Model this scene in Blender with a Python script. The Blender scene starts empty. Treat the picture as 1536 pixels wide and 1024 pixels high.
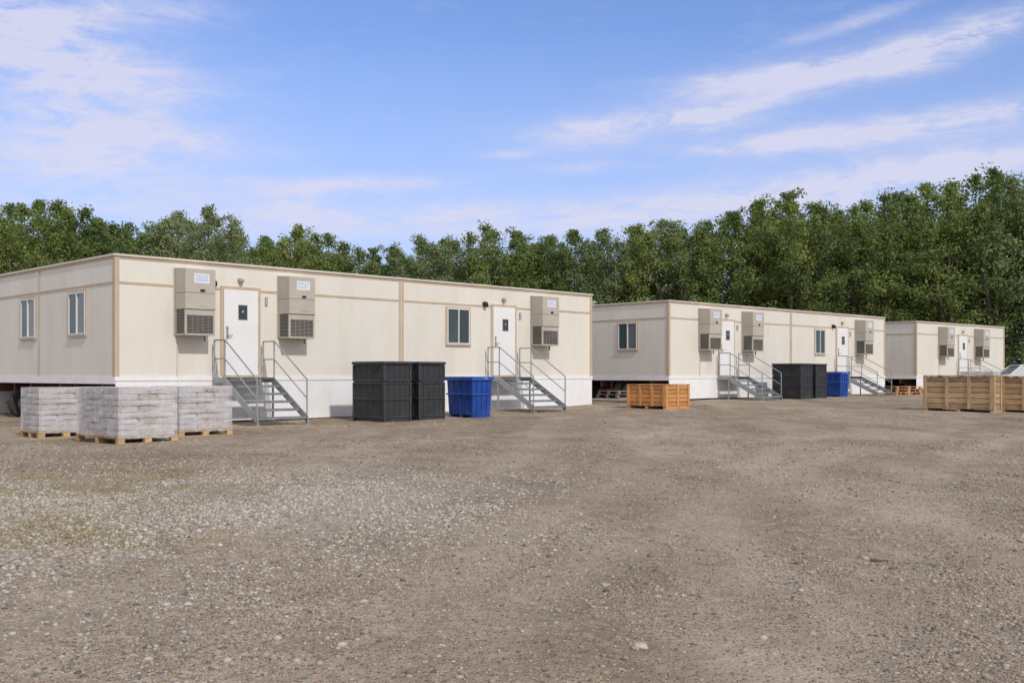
import bpy, bmesh, math, random
import numpy as np
from mathutils import Vector, Matrix
random.seed(7); rng = np.random.default_rng(11)
scene = bpy.context.scene
col = scene.collection
R = math.radians
CAM_H = 1.15

# ------------------------------------------------------------------ terrain
TRACKS = [(-3.3,.56,.35,0.), (-1.5,.56,.35,0.), (-.3,.27,.30,1.3), (1.5,.27,.30,1.3), (-2.6,.16,.45,2.6), (-.8,.16,.45,2.6)]
def track_mask(x, y):
    m = np.zeros_like(np.asarray(x, float))
    for a, b, c, ph in TRACKS:
        m = np.maximum(m, np.exp(-((x-(a+b*y+c*np.sin(y*.35+ph)))/.34)**2))
    return m
def gz(x, y):
    x = np.asarray(x, float); y = np.asarray(y, float)
    t = np.clip((y-19)/27, 0, 1); base = .30*t*t*(3-2*t)
    near = np.clip((60-y)/40, 0, 1)
    u = .012*np.sin(x*.9+y*.35)+.010*np.sin(y*1.3-x*.5+1)+.007*np.sin(x*2.3+y*1.9)+.005*np.sin(x*4.1-y*3.7+2)
    ruts = -.012*track_mask(x, y)*np.clip((24-y)/6, 0, 1)
    return base + (u+ruts)*near
def g(x, y): return float(gz(x, y))

# ------------------------------------------------------------------ materials
def nodes_of(m):
    m.use_nodes = True; nt = m.node_tree; nt.nodes.clear(); return nt
def N(nt, typ, **kw):
    n = nt.nodes.new(typ)
    for k, v in kw.items():
        if k.startswith('i_'):
            key = k[2:]
            n.inputs[int(key) if key.isdigit() else key.replace('_', ' ')].default_value = v
        else: setattr(n, k, v)
    return n
def ramp(nt, stops, interp='LINEAR'):
    r = N(nt, 'ShaderNodeValToRGB'); cr = r.color_ramp; cr.interpolation = interp
    while len(cr.elements) < len(stops): cr.elements.new(.5)
    for e, (p, c) in zip(cr.elements, stops):
        e.position = p; e.color = c if len(c) == 4 else (*c, 1)
    return r
def mix(nt, fac, a, b, mode='MIX'):
    n = N(nt, 'ShaderNodeMix', data_type='RGBA', blend_type=mode)
    for s, v in ((0, fac), (6, a), (7, b)):
        if isinstance(v, bpy.types.NodeSocket): nt.links.new(v, n.inputs[s])
        else: n.inputs[s].default_value = v if not isinstance(v, tuple) or len(v) == 4 else (*v, 1)
    return n.outputs[2]
def math_n(nt, op, *vals):
    n = N(nt, 'ShaderNodeMath', operation=op)
    for i, v in enumerate(vals):
        if isinstance(v, (int, float)): n.inputs[i].default_value = v
        else: nt.links.new(v, n.inputs[i])
    return n.outputs[0]
def mat(name, c, rough=.6, metal=0., var=.12, scale=2., stretch=(1,1,1), bump=0., bscale=30., dirt=None, dirt_amt=.3, island=0., spec=.5):
    m = bpy.data.materials.new(name); nt = nodes_of(m); L = nt.links.new
    out = N(nt, 'ShaderNodeOutputMaterial'); p = N(nt, 'ShaderNodeBsdfPrincipled')
    L(p.outputs[0], out.inputs[0])
    tc = N(nt, 'ShaderNodeTexCoord'); mp = N(nt, 'ShaderNodeMapping'); mp.inputs['Scale'].default_value = stretch
    L(tc.outputs['Object'], mp.inputs[0])
    nz = N(nt, 'ShaderNodeTexNoise', i_Scale=scale, i_Detail=4., i_Roughness=.6); L(mp.outputs[0], nz.inputs[0])
    a = tuple(v*(1-var) for v in c); b = tuple(min(1, v*(1+var)) for v in c)
    r = ramp(nt, [(.3, a), (.7, b)]); L(nz.outputs[0], r.inputs[0])
    cc = r.outputs[0]
    if dirt:
        n2 = N(nt, 'ShaderNodeTexNoise', i_Scale=scale*1.7, i_Detail=6., i_Roughness=.7); L(mp.outputs[0], n2.inputs[0])
        r2 = ramp(nt, [(.48, (0,0,0)), (.75, (dirt_amt,)*3)]); L(n2.outputs[0], r2.inputs[0])
        cc = mix(nt, r2.outputs[0], cc, dirt)
    if island:
        ge = N(nt, 'ShaderNodeNewGeometry'); r3 = ramp(nt, [(0, (1-island,)*3), (1, (1+island*.5,)*3)])
        L(ge.outputs['Random Per Island'], r3.inputs[0]); cc = mix(nt, 1., cc, r3.outputs[0], 'MULTIPLY')
    L(cc, p.inputs['Base Color'])
    p.inputs['Roughness'].default_value = rough
    p.inputs['Metallic'].default_value = metal; p.inputs['Specular IOR Level'].default_value = spec
    if bump:
        n3 = N(nt, 'ShaderNodeTexNoise', i_Scale=bscale, i_Detail=3.); L(mp.outputs[0], n3.inputs[0])
        bp = N(nt, 'ShaderNodeBump', i_Strength=bump, i_Distance=.02); L(n3.outputs[0], bp.inputs['Height']); L(bp.outputs[0], p.inputs['Normal'])
    return m
M = {}
M['siding'] = mat('siding', (.745,.715,.645), .55, var=.04, scale=.8, stretch=(1,1,.25), dirt=(.47,.42,.36), dirt_amt=.25, bump=.05, bscale=60)
M['trim'] = mat('trim', (.53,.42,.305), .6, var=.1, scale=2)
M['fascia'] = mat('fascia', (.64,.58,.50), .5, var=.08)
M['skirt'] = mat('skirt', (.85,.85,.88), .5, var=.04, scale=1.4, stretch=(1,1,.4), dirt=(.5,.44,.37), dirt_amt=.25)
M['seam'] = mat('seam', (.38,.37,.36), .6)
M['door'] = mat('door', (.82,.82,.83), .42, var=.03, scale=1, dirt=(.5,.48,.45), dirt_amt=.12)
M['white_frame'] = mat('white_frame', (.72,.72,.72), .4, var=.05)
M['glass'] = mat('glass', (.025,.04,.045), .06, var=.3, scale=.6, spec=.7)
M['glass_pale'] = mat('glass_pale', (.13,.16,.17), .1, var=.3, scale=.6, spec=.9)
M['glass_teal'] = mat('glass_teal', (.03,.065,.06), .08, var=.3, scale=.8, spec=.8)
M['glass_grey'] = mat('glass_grey', (.16,.18,.20), .35, var=.2, scale=.8, spec=.4)
M['ac'] = mat('ac', (.48,.445,.385), .5, var=.07, scale=2, dirt=(.33,.30,.26), dirt_amt=.25)
M['ac_light'] = mat('ac_light', (.59,.56,.50), .5, var=.07, scale=2)
M['grille'] = mat('grille', (.27,.255,.23), .5, var=.15)
M['dark'] = mat('dark', (.025,.025,.025), .8, var=.2)
M['sticker'] = mat('sticker', (.72,.75,.82), .4, var=.03)
M['ink'] = mat('ink', (.40,.50,.72), .5, var=.1)
M['steel'] = mat('steel', (.33,.36,.39), .45, .3, var=.12, scale=5, dirt=(.28,.25,.22), dirt_amt=.3)
M['tread'] = mat('tread', (.09,.095,.105), .7, .1, var=.2, scale=8, dirt=(.22,.2,.18), dirt_amt=.35)
M['nosing'] = mat('nosing', (.22,.24,.26), .6, .2, var=.2, scale=8)
M['rust'] = mat('rust', (.16,.07,.045), .8, var=.3, scale=4)
M['rubber'] = mat('rubber', (.03,.03,.03), .85, var=.3, scale=6, dirt=(.2,.17,.13), dirt_amt=.3)
M['rim'] = mat('rim', (.4,.4,.38), .5, .4)
def mesh_plastic(name, c1, c2):
    m = bpy.data.materials.new(name); nt = nodes_of(m); L = nt.links.new
    out = N(nt, 'ShaderNodeOutputMaterial'); p = N(nt, 'ShaderNodeBsdfPrincipled'); L(p.outputs[0], out.inputs[0])
    tc = N(nt, 'ShaderNodeTexCoord'); v = N(nt, 'ShaderNodeTexVoronoi', i_Scale=20., i_Randomness=0.); L(tc.outputs['Object'], v.inputs['Vector'])
    r = ramp(nt, [(.25,(*c2,)), (.5,(*c1,))]); L(v.outputs['Distance'], r.inputs[0])
    nz = N(nt, 'ShaderNodeTexNoise', i_Scale=3., i_Detail=5.); L(tc.outputs['Object'], nz.inputs[0]); r2 = ramp(nt, [(.5,(0,0,0)),(.75,(.3,)*3)]); L(nz.outputs[0], r2.inputs[0])
    L(mix(nt, r2.outputs[0], r.outputs[0], (.08,.078,.075)), p.inputs['Base Color']); p.inputs['Roughness'].default_value = .65
    return m
M['black'] = mesh_plastic('black_plastic_panel', (.030,.031,.036), (.010,.011,.013))
M['black2'] = mat('black_plastic_frame', (.036,.038,.046), .5, var=.25, scale=3, dirt=(.12,.115,.11), dirt_amt=.3)
M['blue'] = mat('blue_plastic', (.008,.055,.32), .45, var=.25, scale=3, dirt=(.10,.14,.22), dirt_amt=.3, bump=.05)
M['blue2'] = mat('blue_plastic_rim', (.014,.095,.45), .42, var=.2, scale=3)
M['sticker_orange'] = mat('sticker_orange', (.6,.2,.1), .5)
M['wood'] = mat('pale_wood', (.48,.33,.19), .75, var=.28, scale=3, stretch=(1,1,6), dirt=(.27,.17,.10), dirt_amt=.55, bump=.2, island=.4)
M['wood_batten'] = mat('wood_batten', (.55,.39,.24), .75, var=.25, scale=3, stretch=(5,5,1), bump=.2, island=.3)
M['orange_wood'] = mat('orange_wood', (.60,.28,.10), .7, var=.25, scale=3, stretch=(1,1,6), dirt=(.36,.16,.06), dirt_amt=.5, bump=.2, island=.35)
M['orange_batten'] = mat('orange_batten', (.68,.35,.14), .7, var=.2, scale=3, stretch=(5,5,1), island=.25)
M['pallet'] = mat('pallet_wood', (.50,.35,.19), .85, var=.25, scale=4, dirt=(.25,.16,.08), dirt_amt=.4, island=.3)
M['brown_pallet'] = mat('brown_pallet_wood', (.46,.26,.12), .85, var=.3, scale=4, island=.4)
M['grey_wood'] = mat('grey_wood', (.25,.21,.17), .85, var=.3, scale=4, island=.4)
M['pipe'] = mat('pale_pipe', (.42,.39,.35), .5, var=.15, island=.3)
M['bark'] = mat('bark', (.16,.14,.115), .9, var=.35, scale=3, stretch=(3,3,.6))
M['car_paint'] = mat('car_paint', (.68,.68,.70), .3, var=.03, scale=1)
M['lamp_red'] = mat('lamp_red', (.35,.02,.02), .3)
M['lamp_clear'] = mat('lamp_clear', (.6,.6,.62), .15)

def bag_mat(name, stops):
    m = bpy.data.materials.new(name); nt = nodes_of(m); L = nt.links.new
    out = N(nt, 'ShaderNodeOutputMaterial'); p = N(nt, 'ShaderNodeBsdfPrincipled'); L(p.outputs[0], out.inputs[0])
    ge = N(nt, 'ShaderNodeNewGeometry'); r = ramp(nt, stops, 'CONSTANT'); L(ge.outputs['Random Per Island'], r.inputs[0])
    tc = N(nt, 'ShaderNodeTexCoord'); nz = N(nt, 'ShaderNodeTexNoise', i_Scale=7., i_Detail=4.); L(tc.outputs['Object'], nz.inputs[0])
    r2 = ramp(nt, [(.35, (.72,.67,.62)), (.65, (1.1,1.1,1.1))]); L(nz.outputs[0], r2.inputs[0])
    L(mix(nt, 1., r.outputs[0], r2.outputs[0], 'MULTIPLY'), p.inputs['Base Color']); p.inputs['Roughness'].default_value = .5
    return m
M['bags'] = bag_mat('bags', [(0,(.56,.53,.51)), (.3,(.44,.37,.31)), (.40,(.60,.58,.58)), (.68,(.42,.38,.37)), (.78,(.62,.59,.57)), (.93,(.48,.37,.28))])
M['bags_white'] = bag_mat('bags_white', [(0,(.55,.56,.59)), (.35,(.45,.48,.53)), (.6,(.62,.63,.66)), (.85,(.33,.36,.42))])
def wrap_mat():
    m = bpy.data.materials.new('shrink_wrap'); nt = nodes_of(m); L = nt.links.new
    out = N(nt, 'ShaderNodeOutputMaterial'); p = N(nt, 'ShaderNodeBsdfPrincipled')
    p.inputs['Base Color'].default_value = (.74,.73,.77,1); p.inputs['Roughness'].default_value = .2
    tr = N(nt, 'ShaderNodeBsdfTransparent'); mx = N(nt, 'ShaderNodeMixShader')
    tc = N(nt, 'ShaderNodeTexCoord')
    def nz(sc, rot, s, dist):
        mp = N(nt, 'ShaderNodeMapping'); mp.inputs['Scale'].default_value = sc; mp.inputs['Rotation'].default_value = rot; L(tc.outputs['Object'], mp.inputs[0])
        n = N(nt, 'ShaderNodeTexNoise', i_Scale=s, i_Detail=5., i_Roughness=.6, i_Distortion=dist); L(mp.outputs[0], n.inputs[0]); return n.outputs[0]
    a = nz((.8,.8,5), (.06,.05,0), 2.2, .9); b = nz((2.5,2.5,1.2), (.1,-.1,0), 2., .6)
    s = math_n(nt, 'MULTIPLY_ADD', b, .4, math_n(nt, 'MULTIPLY', a, .6))
    r = ramp(nt, [(.38, (.15,)*3), (.60, (.74,)*3)]); L(s, r.inputs[0])
    L(r.outputs[0], mx.inputs[0]); L(tr.outputs[0], mx.inputs[1]); L(p.outputs[0], mx.inputs[2]); L(mx.outputs[0], out.inputs[0])
    bp = N(nt, 'ShaderNodeBump', i_Strength=.5, i_Distance=.02); L(s, bp.inputs['Height']); L(bp.outputs[0], p.inputs['Normal'])
    return m
M['wrap'] = wrap_mat()

def leaf_mat(name, stops):
    m = bpy.data.materials.new(name); nt = nodes_of(m); L = nt.links.new
    out = N(nt, 'ShaderNodeOutputMaterial')
    ge = N(nt, 'ShaderNodeNewGeometry'); tc = N(nt, 'ShaderNodeTexCoord')
    nz = N(nt, 'ShaderNodeTexNoise', i_Scale=.75, i_Detail=2.); L(tc.outputs['Object'], nz.inputs[0])
    oi = N(nt, 'ShaderNodeObjectInfo')
    a = math_n(nt, 'MULTIPLY', ge.outputs['Random Per Island'], .4)
    b = math_n(nt, 'MULTIPLY_ADD', nz.outputs[0], .8, a)
    d = math_n(nt, 'ADD', b, math_n(nt, 'MULTIPLY_ADD', oi.outputs['Random'], .5, -.32))
    r = ramp(nt, stops); L(d, r.inputs[0])
    df = N(nt, 'ShaderNodeBsdfDiffuse'); tl = N(nt, 'ShaderNodeBsdfTranslucent'); mx = N(nt, 'ShaderNodeMixShader', i_0=.35)
    L(r.outputs[0], df.inputs[0]); L(mix(nt, 1., r.outputs[0], (1.2,1.3,.75), 'MULTIPLY'), tl.inputs[0])
    L(df.outputs[0], mx.inputs[1]); L(tl.outputs[0], mx.inputs[2]); L(mx.outputs[0], out.inputs[0])
    return m
M['leaf'] = leaf_mat('leaf', [(0,(.10,.145,.065)), (.35,(.165,.22,.085)), (.65,(.24,.295,.105)), (1,(.32,.36,.13))])
M['leaf_pale'] = leaf_mat('leaf_pale', [(0,(.15,.19,.12)), (.5,(.245,.29,.17)), (1,(.33,.37,.21))])
M['dry_grass'] = leaf_mat('dry_grass', [(0,(.26,.21,.09)), (.5,(.40,.32,.15)), (1,(.5,.41,.22))])

# ------------------------------------------------------------------ mesh builder
class MB:
    def __init__(s): s.v = []; s.f = []; s.m = []
    def add(s, vs, fs, m=0):
        o = len(s.v); s.v += [tuple(v) for v in vs]
        for f in fs: s.f.append(tuple(i+o for i in f)); s.m.append(m)
    def box(s, x0, x1, y0, y1, z0, z1, m=0):
        vs = [(x,y,z) for z in (z0,z1) for y in (y0,y1) for x in (x0,x1)]
        s.add(vs, [(0,2,3,1),(4,5,7,6),(0,1,5,4),(2,6,7,3),(0,4,6,2),(1,3,7,5)], m)
    def hexa(s, b, t, m=0):
        s.add(list(b)+list(t), [(3,2,1,0),(4,5,6,7),(0,1,5,4),(1,2,6,5),(2,3,7,6),(3,0,4,7)], m)
    def bar(s, p, q, w, h, m=0):
        p = Vector(p); q = Vector(q); d = (q-p).normalized()
        up = Vector((0,0,1)) if abs(d.z) < .95 else Vector((0,1,0))
        a = d.cross(up).normalized()*w/2; b = a.cross(d).normalized()*h/2
        s.hexa([p-a-b,p+a-b,p+a+b,p-a+b],[q-a-b,q+a-b,q+a+b,q-a+b], m)
    def tube(s, p, q, r, r2=None, n=8, m=0):
        p = Vector(p); q = Vector(q); r2 = r if r2 is None else r2; d = (q-p).normalized()
        up = Vector((0,0,1)) if abs(d.z) < .95 else Vector((1,0,0))
        a = d.cross(up).normalized(); b = a.cross(d)
        vs = [p+(a*math.cos(2*math.pi*k/n)+b*math.sin(2*math.pi*k/n))*r for k in range(n)] + [q+(a*math.cos(2*math.pi*k/n)+b*math.sin(2*math.pi*k/n))*r2 for k in range(n)]
        s.add(vs, [(k,(k+1)%n,(k+1)%n+n,k+n) for k in range(n)]+[tuple(range(n))[::-1], tuple(range(n,2*n))], m)
    def path(s, pts, r, n=8, m=0):
        for a, b in zip(pts, pts[1:]): s.tube(a, b, r, n=n, m=m)
    def build(s, name, mats, parent=None, bevel=0, smooth=False):
        me = bpy.data.meshes.new(name); me.from_pydata(s.v, [], s.f)
        if not isinstance(mats, (list, tuple)): mats = [mats]
        for m in mats: me.materials.append(m)
        me.polygons.foreach_set('material_index', s.m)
        if smooth: me.polygons.foreach_set('use_smooth', [True]*len(s.f))
        me.update()
        o = bpy.data.objects.new(name, me); col.objects.link(o)
        if parent: o.parent = parent
        if bevel:
            b = o.modifiers.new('bevel', 'BEVEL'); b.width = bevel; b.segments = 2; b.limit_method = 'ANGLE'
        return o
def one_box(name, m, parent, *a, bevel=0):
    b = MB(); b.box(*a); return b.build(name, m, parent, bevel=bevel)
def tag(o, label, cat, group=None, kind=None):
    o['label'] = label
    if cat: o['category'] = cat
    if group: o['group'] = group
    if kind: o['kind'] = kind
    return o
def thing(name, label, cat, loc, rz=0, group=None):
    o = bpy.data.objects.new(name, None); col.objects.link(o); o.empty_display_size = .2
    o.location = loc; o.rotation_euler = (0,0,rz)
    return tag(o, label, cat, group)
def np_mesh(name, V, F, m, parent=None, smooth=False):
    me = bpy.data.meshes.new(name); nv = len(V); nf = len(F); k = F.shape[1]
    me.vertices.add(nv); me.vertices.foreach_set('co', V.astype(np.float32).ravel())
    me.loops.add(nf*k); me.loops.foreach_set('vertex_index', F.astype(np.int32).ravel())
    me.polygons.add(nf); me.polygons.foreach_set('loop_start', np.arange(0, nf*k, k, dtype=np.int32))
    me.polygons.foreach_set('loop_total', np.full(nf, k, dtype=np.int32))
    if smooth: me.polygons.foreach_set('use_smooth', np.ones(nf, dtype=bool))
    me.materials.append(m); me.update(calc_edges=True); me.validate()
    o = bpy.data.objects.new(name, me); col.objects.link(o)
    if parent: o.parent = parent
    return o

# ------------------------------------------------------------------ ground
def ground_material():
    m = bpy.data.materials.new('gravel_ground'); nt = nodes_of(m); L = nt.links.new
    out = N(nt, 'ShaderNodeOutputMaterial'); p = N(nt, 'ShaderNodeBsdfPrincipled'); L(p.outputs[0], out.inputs[0])
    tc = N(nt, 'ShaderNodeTexCoord'); O = tc.outputs['Object']
    Mn = lambda op, *v: math_n(nt, op, *v)
    def noise(s, d=4., rough=.6, st=(1,1,1), rot=0, dist=0.):
        mp = N(nt, 'ShaderNodeMapping'); mp.inputs['Scale'].default_value = st; mp.inputs['Rotation'].default_value = (0,0,rot); L(O, mp.inputs[0])
        n = N(nt, 'ShaderNodeTexNoise', i_Scale=s, i_Detail=d, i_Roughness=rough, i_Distortion=dist); L(mp.outputs[0], n.inputs[0]); return n.outputs[0]
    def vor(s, rnd=1.):
        v = N(nt, 'ShaderNodeTexVoronoi', i_Scale=s, i_Randomness=rnd); L(O, v.inputs['Vector']); return v
    sx = N(nt, 'ShaderNodeSeparateXYZ'); L(O, sx.inputs[0]); PX, PY = sx.outputs[0], sx.outputs[1]
    big = noise(.30, 6, .68, (1,.6,1), .7, .6)
    dirt = ramp(nt, [(.34,(.275,.21,.15)), (.47,(.37,.295,.22)), (.56,(.445,.365,.28)), (.68,(.54,.45,.355))]); L(big, dirt.inputs[0])
    mid = noise(1.7, 5, .7, (1,.8,1), .2, .8); rm = ramp(nt, [(.36,(.76,.75,.74)), (.62,(1.12,1.12,1.12))]); L(mid, rm.inputs[0])
    fine = noise(10, 6, .8); rf = ramp(nt, [(.34,(.60,.58,.57)), (.66,(1.25,1.24,1.22))]); L(fine, rf.inputs[0])
    c = mix(nt, 1., dirt.outputs[0], rm.outputs[0], 'MULTIPLY')
    gp = Mn('MULTIPLY', Mn('MAXIMUM', Mn('MINIMUM', Mn('MULTIPLY', Mn('SUBTRACT', 1.2, PX), .35), 1.), 0.), Mn('EXPONENT', Mn('MULTIPLY', Mn('POWER', Mn('MULTIPLY', Mn('ABSOLUTE', Mn('SUBTRACT', PY, 9.6)), .27), 2.), -1.)))
    gn = ramp(nt, [(.42,(0,0,0)), (.56,(.7,)*3)]); L(noise(.8, 5, .65, (.6,1,1), .2, .5), gn.inputs[0])
    c = mix(nt, Mn('MULTIPLY', gp, gn.outputs[0]), c, (.46,.425,.37))
    c = mix(nt, 1., c, rf.outputs[0], 'MULTIPLY')
    tm = None
    for a, b, cc_, ph in TRACKS:
        xc = Mn('ADD', Mn('MULTIPLY_ADD', PY, b, a), Mn('MULTIPLY', Mn('SINE', Mn('MULTIPLY_ADD', PY, .35, ph)), cc_))
        d = Mn('MULTIPLY', Mn('ABSOLUTE', Mn('SUBTRACT', PX, xc)), 1/.40)
        e = Mn('EXPONENT', Mn('MULTIPLY', Mn('MULTIPLY', d, d), -1.))
        tm = e if tm is None else Mn('MAXIMUM', tm, e)
    fade = N(nt, 'ShaderNodeMapRange', i_1=34., i_2=18., i_3=0., i_4=1.); L(PY, fade.inputs[0])
    br = ramp(nt, [(.38,(.15,)*3), (.58,(.8,)*3)]); L(noise(.45, 4, .6, (1,.5,1), 0, .5), br.inputs[0])
    tm = Mn('MULTIPLY', Mn('MULTIPLY', tm, fade.outputs[0]), br.outputs[0])
    c = mix(nt, Mn('MULTIPLY', tm, .62), c, (.49,.41,.32))
    tr = noise(.35, 3, .6, (2.4,.28,1), -.62, .5); rt = ramp(nt, [(.52,(0,0,0)), (.66,(.4,.4,.4))]); L(tr, rt.inputs[0])
    c = mix(nt, rt.outputs[0], c, (.51,.425,.33))
    pm = ramp(nt, [(.40,(.5,)*3), (.6,(1,1,1))]); L(noise(.5, 4, .65, (1,.5,1), -.6), pm.inputs[0])
    pmv = Mn('MULTIPLY', pm.outputs[0], Mn('SUBTRACT', 1., Mn('MULTIPLY', tm, .6)))
    hs = []
    for s in (40., 85.):
        v = vor(s); sp = N(nt, 'ShaderNodeSeparateColor'); L(v.outputs['Color'], sp.inputs[0])
        cr = ramp(nt, [(0,(.13,.115,.10)), (.3,(.26,.23,.20)), (.55,(.38,.32,.255)), (.75,(.30,.21,.15)), (.9,(.46,.425,.38)), (1,(.55,.51,.46))]); L(sp.outputs[0], cr.inputs[0])
        dm = ramp(nt, [(.25,(1,1,1)), (.45,(0,0,0))]); L(v.outputs['Distance'], dm.inputs[0])
        f2 = Mn('MULTIPLY', Mn('MULTIPLY', dm.outputs[0], Mn('GREATER_THAN', sp.outputs[1], .35)), pmv)
        c = mix(nt, f2, c, cr.outputs[0]); hs.append(f2)
    yy = Mn('MULTIPLY_ADD', big, 8., PY)
    gm = N(nt, 'ShaderNodeMapRange', i_1=62., i_2=65.); L(yy, gm.inputs[0])
    gr = ramp(nt, [(.3,(.09,.12,.035)), (.7,(.18,.19,.07))]); L(fine, gr.inputs[0])
    c = mix(nt, gm.outputs[0], c, gr.outputs[0])
    L(c, p.inputs['Base Color']); p.inputs['Roughness'].default_value = .95; p.inputs['Specular IOR Level'].default_value = .1
    h = Mn('MULTIPLY_ADD', hs[0], .8, fine); h2 = Mn('MULTIPLY_ADD', hs[1], .35, h)
    b = N(nt, 'ShaderNodeBump', i_Strength=.85, i_Distance=.022); L(h2, b.inputs['Height']); L(b.outputs[0], p.inputs['Normal'])
    return m
def axis(a, b, fine, grow, far):
    pts = list(np.arange(a, b, fine)); s = fine; x = pts[-1]
    while x < far: s *= grow; x += s; pts.append(x)
    return pts
ys = axis(1.5, 36, .14, 1.12, 1800); ys = [-40,-20,-10,-5,-2,0,1]+ys
xp = axis(0, 20, .15, 1.15, 1500); xs = [-x for x in xp[:0:-1]]+xp
X, Y = np.meshgrid(np.array(xs), np.array(ys)); Z = gz(X, Y)
nx, ny = len(xs), len(ys); idx = np.arange(nx*ny).reshape(ny, nx)
F = np.stack([idx[:-1,:-1], idx[:-1,1:], idx[1:,1:], idx[1:,:-1]], -1).reshape(-1,4)
go = np_mesh('ground', np.stack([X,Y,Z],-1).reshape(-1,3), F, ground_material(), smooth=True)
tag(go, 'flat tan gravel yard with worn wheel tracks', 'ground', kind='structure')

def stone_material(name, stops):
    m = bpy.data.materials.new(name); nt = nodes_of(m); L = nt.links.new
    out = N(nt, 'ShaderNodeOutputMaterial'); p = N(nt, 'ShaderNodeBsdfPrincipled'); L(p.outputs[0], out.inputs[0])
    ge = N(nt, 'ShaderNodeNewGeometry')
    r = ramp(nt, stops); L(ge.outputs['Random Per Island'], r.inputs[0])
    L(r.outputs[0], p.inputs['Base Color']); p.inputs['Roughness'].default_value = .85
    p.inputs['Specular IOR Level'].default_value = .2
    return m
def ico(sub):
    bm = bmesh.new(); bmesh.ops.create_icosphere(bm, subdivisions=sub, radius=1)
    V = np.array([v.co[:] for v in bm.verts]); F = np.array([[v.index for v in f.verts] for f in bm.faces]); bm.free(); return V, F
def fmask(x, y):
    return (np.sin(x*.8+y*.5+1.3*np.sin(y*.4))+np.sin(x*1.7-y*.9+2)+np.sin(x*.35+y*1.1+.5)+.7*np.sin(x*3.1+y*2.3))/3.7
Sx, Sy, Ss = [], [], []
def scatter(n, y0, y1, smin, smed, xr=(-.62,.62), clump=.55, smax=.026, band=False):
    k = 8 if band else 3
    y = np.sqrt(rng.uniform(y0*y0, y1*y1, n*k)); x = rng.uniform(xr[0], xr[1], n*k)*y
    pr = np.clip(.5+clump*fmask(x,y), .10, 1)*(1-.6*track_mask(x,y))
    if band:
        c1 = np.exp(-((y-(9.8+.12*x+.5*np.sin(x*.9)))/2.0)**2)*np.clip((.9-x)/2.6,0,1)
        c2 = np.exp(-((y-(6.2-.25*x+.4*np.sin(x*1.3)))/1.1)**2)*np.clip((-.3-x)/2.2,0,1)*.5
        pr = np.clip(c1+c2,0,1)*np.clip(.5+.75*fmask(x*1.7+3,y*1.5),.05,1)*(1-.5*track_mask(x,y))
    keep = rng.uniform(0,1,n*k) < pr
    x, y = x[keep][:n], y[keep][:n]; s = np.maximum(smin, rng.lognormal(math.log(smed), .38, len(x))); s = np.minimum(s, smax)
    Sx.append(x); Sy.append(y); Ss.append(s)
def make_stones(name, m, label):
    x, y, s = map(np.concatenate, (Sx, Sy, Ss)); n = len(x)
    V0, F0 = ico(1); V1 = V0[None]*(1+rng.uniform(-.22,.22,(n,len(V0),1)))
    V1 = V1*np.stack([rng.uniform(.8,1.4,n), rng.uniform(.7,1.1,n), rng.uniform(.4,.75,n)],-1)[:,None]
    a = rng.uniform(0, 6.28, n); ca, sa = np.cos(a)[:,None], np.sin(a)[:,None]
    V1 = np.stack([V1[...,0]*ca-V1[...,1]*sa, V1[...,0]*sa+V1[...,1]*ca, V1[...,2]],-1)*s[:,None,None]
    V1 += np.stack([x,y,gz(x,y)+s*.1],-1)[:,None]
    FF = (F0[None]+(np.arange(n)*len(V0))[:,None,None]).reshape(-1,3)
    tag(np_mesh(name, V1.reshape(-1,3), FF, m), label, 'gravel', kind='stuff')
    Sx.clear(); Sy.clear(); Ss.clear()
scatter(42000, 3.0, 6.5, .003, .0054, smax=.016)
scatter(4500, 3.0, 8, .006, .0105)
scatter(30000, 6.5, 11, .0045, .0075, smax=.017)
scatter(15000, 11, 18, .0075, .0115, smax=.022)
scatter(5000, 18, 30, .011, .015, (-.6,.7))
make_stones('gravel', stone_material('stones', [(0,(.11,.10,.09)), (.15,(.21,.185,.16)), (.35,(.30,.26,.215)), (.5,(.27,.19,.135)), (.64,(.37,.295,.22)), (.8,(.36,.325,.285)), (.94,(.47,.43,.38)), (1,(.38,.25,.17))]), 'loose brown and grey gravel stones scattered over the yard')
scatter(21000, 4.6, 15, .006, .0108, (-.62,.15), .8, band=True, smax=.022)
make_stones('coarse_gravel', stone_material('pale_stones', [(0,(.20,.18,.16)), (.15,(.33,.305,.275)), (.4,(.43,.40,.36)), (.6,(.43,.37,.30)), (.85,(.49,.46,.42)), (1,(.57,.54,.49))]), 'band of paler coarser gravel across the left half of the yard')

def single_stone(px, py, sx, sy, sz, label, c):
    V, F = ico(3); V = V*(1+.13*np.sin(V[:,[0]]*3+V[:,[1]]*2.3+px)+.08*np.sin(V[:,[2]]*5+V[:,[0]]*4))*np.array([sx,sy,sz])
    o = np_mesh('stone', V, F, mat('stone_big', c, .85, var=.2, scale=25, bump=.4, bscale=90), smooth=True)
    o.location = (px, py, g(px,py)+sz*.4); tag(o, label, 'stone')
single_stone(.53, 4.32, .036, .026, .018, 'pale flat stone lying alone in the foreground dirt', (.46,.40,.33))
mb = MB(); mb.hexa([(-.06,-.012,0),(.05,-.010,0),(.055,.011,0),(-.05,.014,0)],[(-.05,-.009,.014),(.055,-.008,.011),(.05,.009,.013),(-.055,.010,.016)])
o = mb.build('wood_scrap', mat('old_wood', (.13,.08,.055), .9, var=.3, scale=20), bevel=.003); o.location = (2.3,6.5,g(2.3,6.5)+.002); o.rotation_euler = (0,0,-.15); tag(o, 'short brown scrap of wood lying on the gravel', 'wood scrap')

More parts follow.
